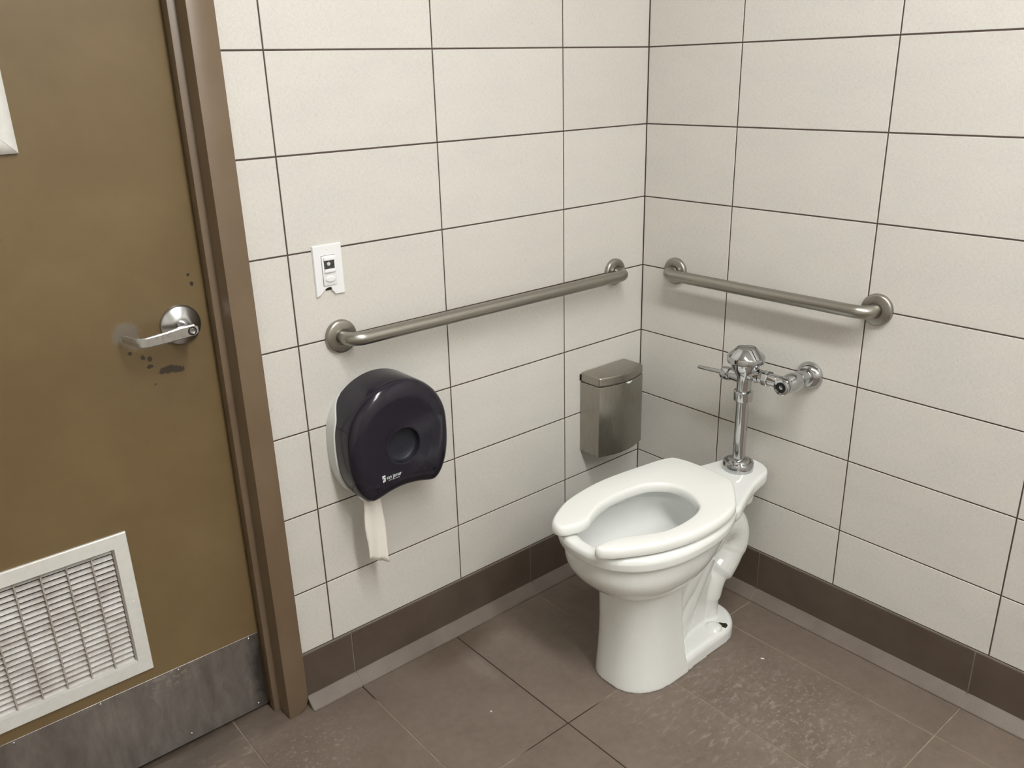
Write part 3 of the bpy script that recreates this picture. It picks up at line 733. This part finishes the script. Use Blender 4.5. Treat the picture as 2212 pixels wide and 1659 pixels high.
# seat: open-front ring, (u, y) outline
seat_in = [(.699, -.4135), (.680, -.4195), (.657, -.4210), (.640, -.4160), (.622, -.4055), (.575, -.3880), (.518, -.3800), (.460, -.3825), (.413, -.3920), (.385, -.411), (.368, -.434), (.363, -.461), (.367, -.488), (.380, -.522), (.401, -.552), (.435, -.569), (.474, -.576), (.52, -.577), (.56, -.571), (.600, -.552), (.630, -.534), (.664, -.5175), (.708, -.5120)]
seat_out = [(.7260, -.5150), (.7285, -.5280), (.7180, -.5430), (.698, -.5595), (.634, -.5955), (.580, -.6160), (.516, -.6300), (.44, -.6340), (.377, -.6270), (.336, -.6145), (.307, -.5960), (.262, -.5600), (.238, -.5380), (.2280, -.5240), (.2215, -.5000), (.2180, -.460), (.2170, -.417), (.2190, -.375), (.2250, -.346), (.2300, -.334), (.240, -.3250), (.280, -.3130), (.350, -.3030), (.41, -.2960), (.466, -.2920), (.52, -.2935), (.578, -.3010), (.630, -.3130), (.682, -.3370), (.708, -.3535), (.7230, -.3680), (.7285, -.3850), (.7250, -.4000), (.7140, -.4085)]
sp2 = cr([Vector((u_, y_, 0)) for u_, y_ in seat_in+seat_out], 3, True); spoly = [(-v.x, v.y) for v in sp2]
ssg = 1 if sum(a[0]*b[1]-b[0]*a[1] for a, b in zip(spoly, spoly[1:]+spoly[:1])) > 0 else -1
bm = bmesh.new(); R = []
for d, z_ in ((.005, .4580), (.0012, .4595), (0, .4620), (0, .4715), (.0014, .4775), (.0035, .4815), (.0065, .4838), (.0100, .4845)):
    R.append([(x_, y_, z_) for x_, y_ in inset_poly(spoly, ssg*d)])
vr = loft(bm, R, False, False)
seat = None
for ring, flip in ((vr[-1], False), (vr[0], True)):
    es = [bm.edges.get((ring[i], ring[(i+1) % len(ring)])) for i in range(len(ring))]
    bmesh.ops.triangle_fill(bm, use_beauty=True, use_dissolve=False, edges=es)
seat = hang(finish(bm, 'seat', 'seat_plastic', None, 40), toilet)
for (u_, y_) in ((.62, -.345), (.62, -.570), (.33, -.33), (.33, -.575)):
    bm = bmesh.new(); lathe(bm, (-u_, y_, .4525), (0, 0, 1), [(0, .008), (.0060, .009)], 14); sub(finish(bm, 'seat_bumper', 'grey_plastic', None), seat)
for y_ in (-.385, -.500):
    bm = bmesh.new(); sweep(bm, [(-.245, y_-.012, .4565), (-.245, y_+.012, .4565)], .0065, 16); sub(finish(bm, 'seat_hinge', 'white_plastic', None), seat)

# ------------------------------------------------------------------ flush valve
FX, FY, FZ = -.1030, -.4555, .7310
val = empty('flush_valve', (FX, FY, .4487), 'polished chrome flush valve with lever handle standing on the toilet', 'flush valve')
def part(name, mat, prof, base, axis, n=40, sm=38, parent=None):
    bm = bmesh.new(); lathe(bm, base, axis, prof, n); o = finish(bm, name, mat, None, sm)
    return hang(o, val) if parent is None else sub(o, parent)
Z3 = (0, 0, 1)
spud = part('spud_flange', 'chrome', [(0, .0415), (.0215, .0415), (.0245, .0395), (.0255, .0345), (.0225, .0325), (.0260, .0300), (.0300, .0285), (.0325, .0240), (.0325, .0172)], (FX, FY, .4488), Z3, 48)
part('flush_tube', 'chrome', [(0, .0172), (.205, .0172)], (FX, FY, .455), Z3)
part('coupling_nut', 'chrome', [(0, .0178), (0, .0248), (.0020, .0258), (.0255, .0258), (.0275, .0242), (.0275, .0200)], (FX, FY, .6530), Z3, 40)
body = part('valve_body', 'chrome', [(0, .0195), (.030, .0195), (.042, .0215), (.054, .0285), (.066, .0355), (.078, .0395), (.090, .0410), (.0905, .0300)], (FX, FY, .6790), Z3, 48)
cap = part('top_cap', 'chrome', [(0, .0420), (0, .0480), (.0020, .0492), (.0150, .0492), (.0180, .0480), (.0330, .0310), (.0380, .0265), (.0395, .0235), (.0360, .0225)], (FX, FY, .7610), Z3, 56, 28)
part('cap_disc', 'satin_chrome', [(0, .0222), (.0030, .0222), (.0042, .0200), (.0040, 0.0001)], (FX, FY, .7965), Z3, 40, 38, cap)
# handle on the left-wall side
YA = Vector((0, 1, -.055))
HB = (FX, FY, FZ-.0135)
hs = part('handle_socket', 'chrome', [(.010, .0190), (.030, .0165), (.0400, .0165), (.0405, .0150), (.0440, .0150), (.0445, .0178), (.0470, .0185), (.0660, .0185), (.0690, .0165), (.0700, .0080)], HB, YA, 36)
part('handle_lever', 'satin_chrome', [(.066, .0058), (.110, .0056), (.150, .0052), (.1510, .0045)], HB, YA, 24, 38, hs)
# supply side: tailpiece, nut and angle stop
YB = (0, -1, 0)
part('supply_pipe', 'chrome', [(.008, .0172), (.0300, .0172), (.0320, .0160), (.110, .0160)], (FX, FY, FZ), YB, 32)
part('tail_nut', 'chrome', [(.0300, .0155), (.0300, .0190), (.0320, .0198), (.0400, .0192), (.0480, .0184), (.0490, .0155)], (FX, FY, FZ), YB, 32)
part('coupling_nut', 'chrome', [(.0600, .0150), (.0600, .0205), (.0620, .0215), (.0740, .0215), (.0760, .0205), (.0760, .0168), (.1000, .0168)], (FX, FY, FZ), YB, 8, 20)
SY = -.5855
stop = part('control_stop', 'chrome', [(-.034, .0150), (-.030, .0205), (-.014, .0240), (0, .0262), (.012, .0255), (.024, .0225), (.032, .0195), (.0360, .0195)], (-.0830, SY, FZ), (-1, 0, 0), 40, 45)
part('stop_cap', 'chrome', [(.0350, .0185), (.0350, .0222), (.0370, .0228), (.0420, .0222), (.0425, .0200), (.0470, .0200), (.0475, .0218), (.0520, .0212), (.0535, .0190), (.0530, .0140), (.0480, .0132)], (-.0830, SY, FZ), (-1, 0, 0), 40, 30, stop)
part('stop_screw', 'dark_metal', [(.0470, .0130), (.0490, .0130)], (-.0830, SY, FZ), (-1, 0, 0), 24, 30, stop)
part('stop_screw_head', 'chrome', [(.0480, .0060), (.0520, .0055), (.0525, .0025)], (-.0830, SY, FZ), (-1, 0, 0), 20, 30, stop)
part('wall_pipe', 'chrome', [(.004, .0190), (.040, .0190), (.042, .0215), (.066, .0215)], (0, SY, FZ), (-1, 0, 0), 32)
part('wall_flange', 'chrome', [(.0003, .0365), (.0040, .0372), (.0085, .0360), (.0150, .0315), (.0200, .0270), (.0230, .0235), (.0230, .0202)], (0, SY, FZ), (-1, 0, 0), 48, 60)

# ------------------------------------------------------------------ ceiling lights (out of view, light the room)
def ceiling_light(LX, LY, label):
    LZ = CEIL
    lt = empty('ceiling_light', (LX, LY, LZ), label, 'ceiling light', 'ceiling lights in a row')
    hang(boxo('housing', (LX-.15, LY-.62, LZ-.055), (LX+.15, LY+.62, LZ-.0005), 'fitting_white', None, .004, 2), lt)
    hang(boxo('diffuser', (LX-.115, LY-.60, LZ-.078), (LX+.115, LY+.60, LZ-.0555), 'light_diffuser', None, .006, 2), lt)
ceiling_light(-1.16, -1.52, 'long white ceiling light fitting nearer the toilet corner')
ceiling_light(-1.16, -2.85, 'long white fill light fitting, added out of view, farther from the toilet corner')  # second fitting added as frontal fill for the pedestal and lower walls

# ------------------------------------------------------------------ lint on the floor
def scrap(pts, r, label):
    v = [Vector(q) for q in pts]; base = Vector((v[0].x, v[0].y, 0)); bm = bmesh.new()
    sweep(bm, cr(v, 5), r, 8); o = finish(bm, 'paper_scrap', 'tissue', None, 60)
    for p_ in o.data.vertices: p_.co -= base
    o.location = base; tag(o, label, 'paper scrap', 'white scraps on the floor')
scrap([(-.4700, -.9660, .0016), (-.4640, -.9720, .0030), (-.4660, -.9800, .0040), (-.4740, -.9860, .0020)], .0012, 'tiny curled white paper scrap near the front floor edge')
scrap([(-.2360, -.6600, .0018), (-.2320, -.6680, .0022)], .0018, 'tiny white paper scrap on the floor between toilet and right wall')
scrap([(-.9020, -.3300, .0016), (-.8990, -.3330, .0018)], .0018, 'tiny white speck on the floor below the dispenser')
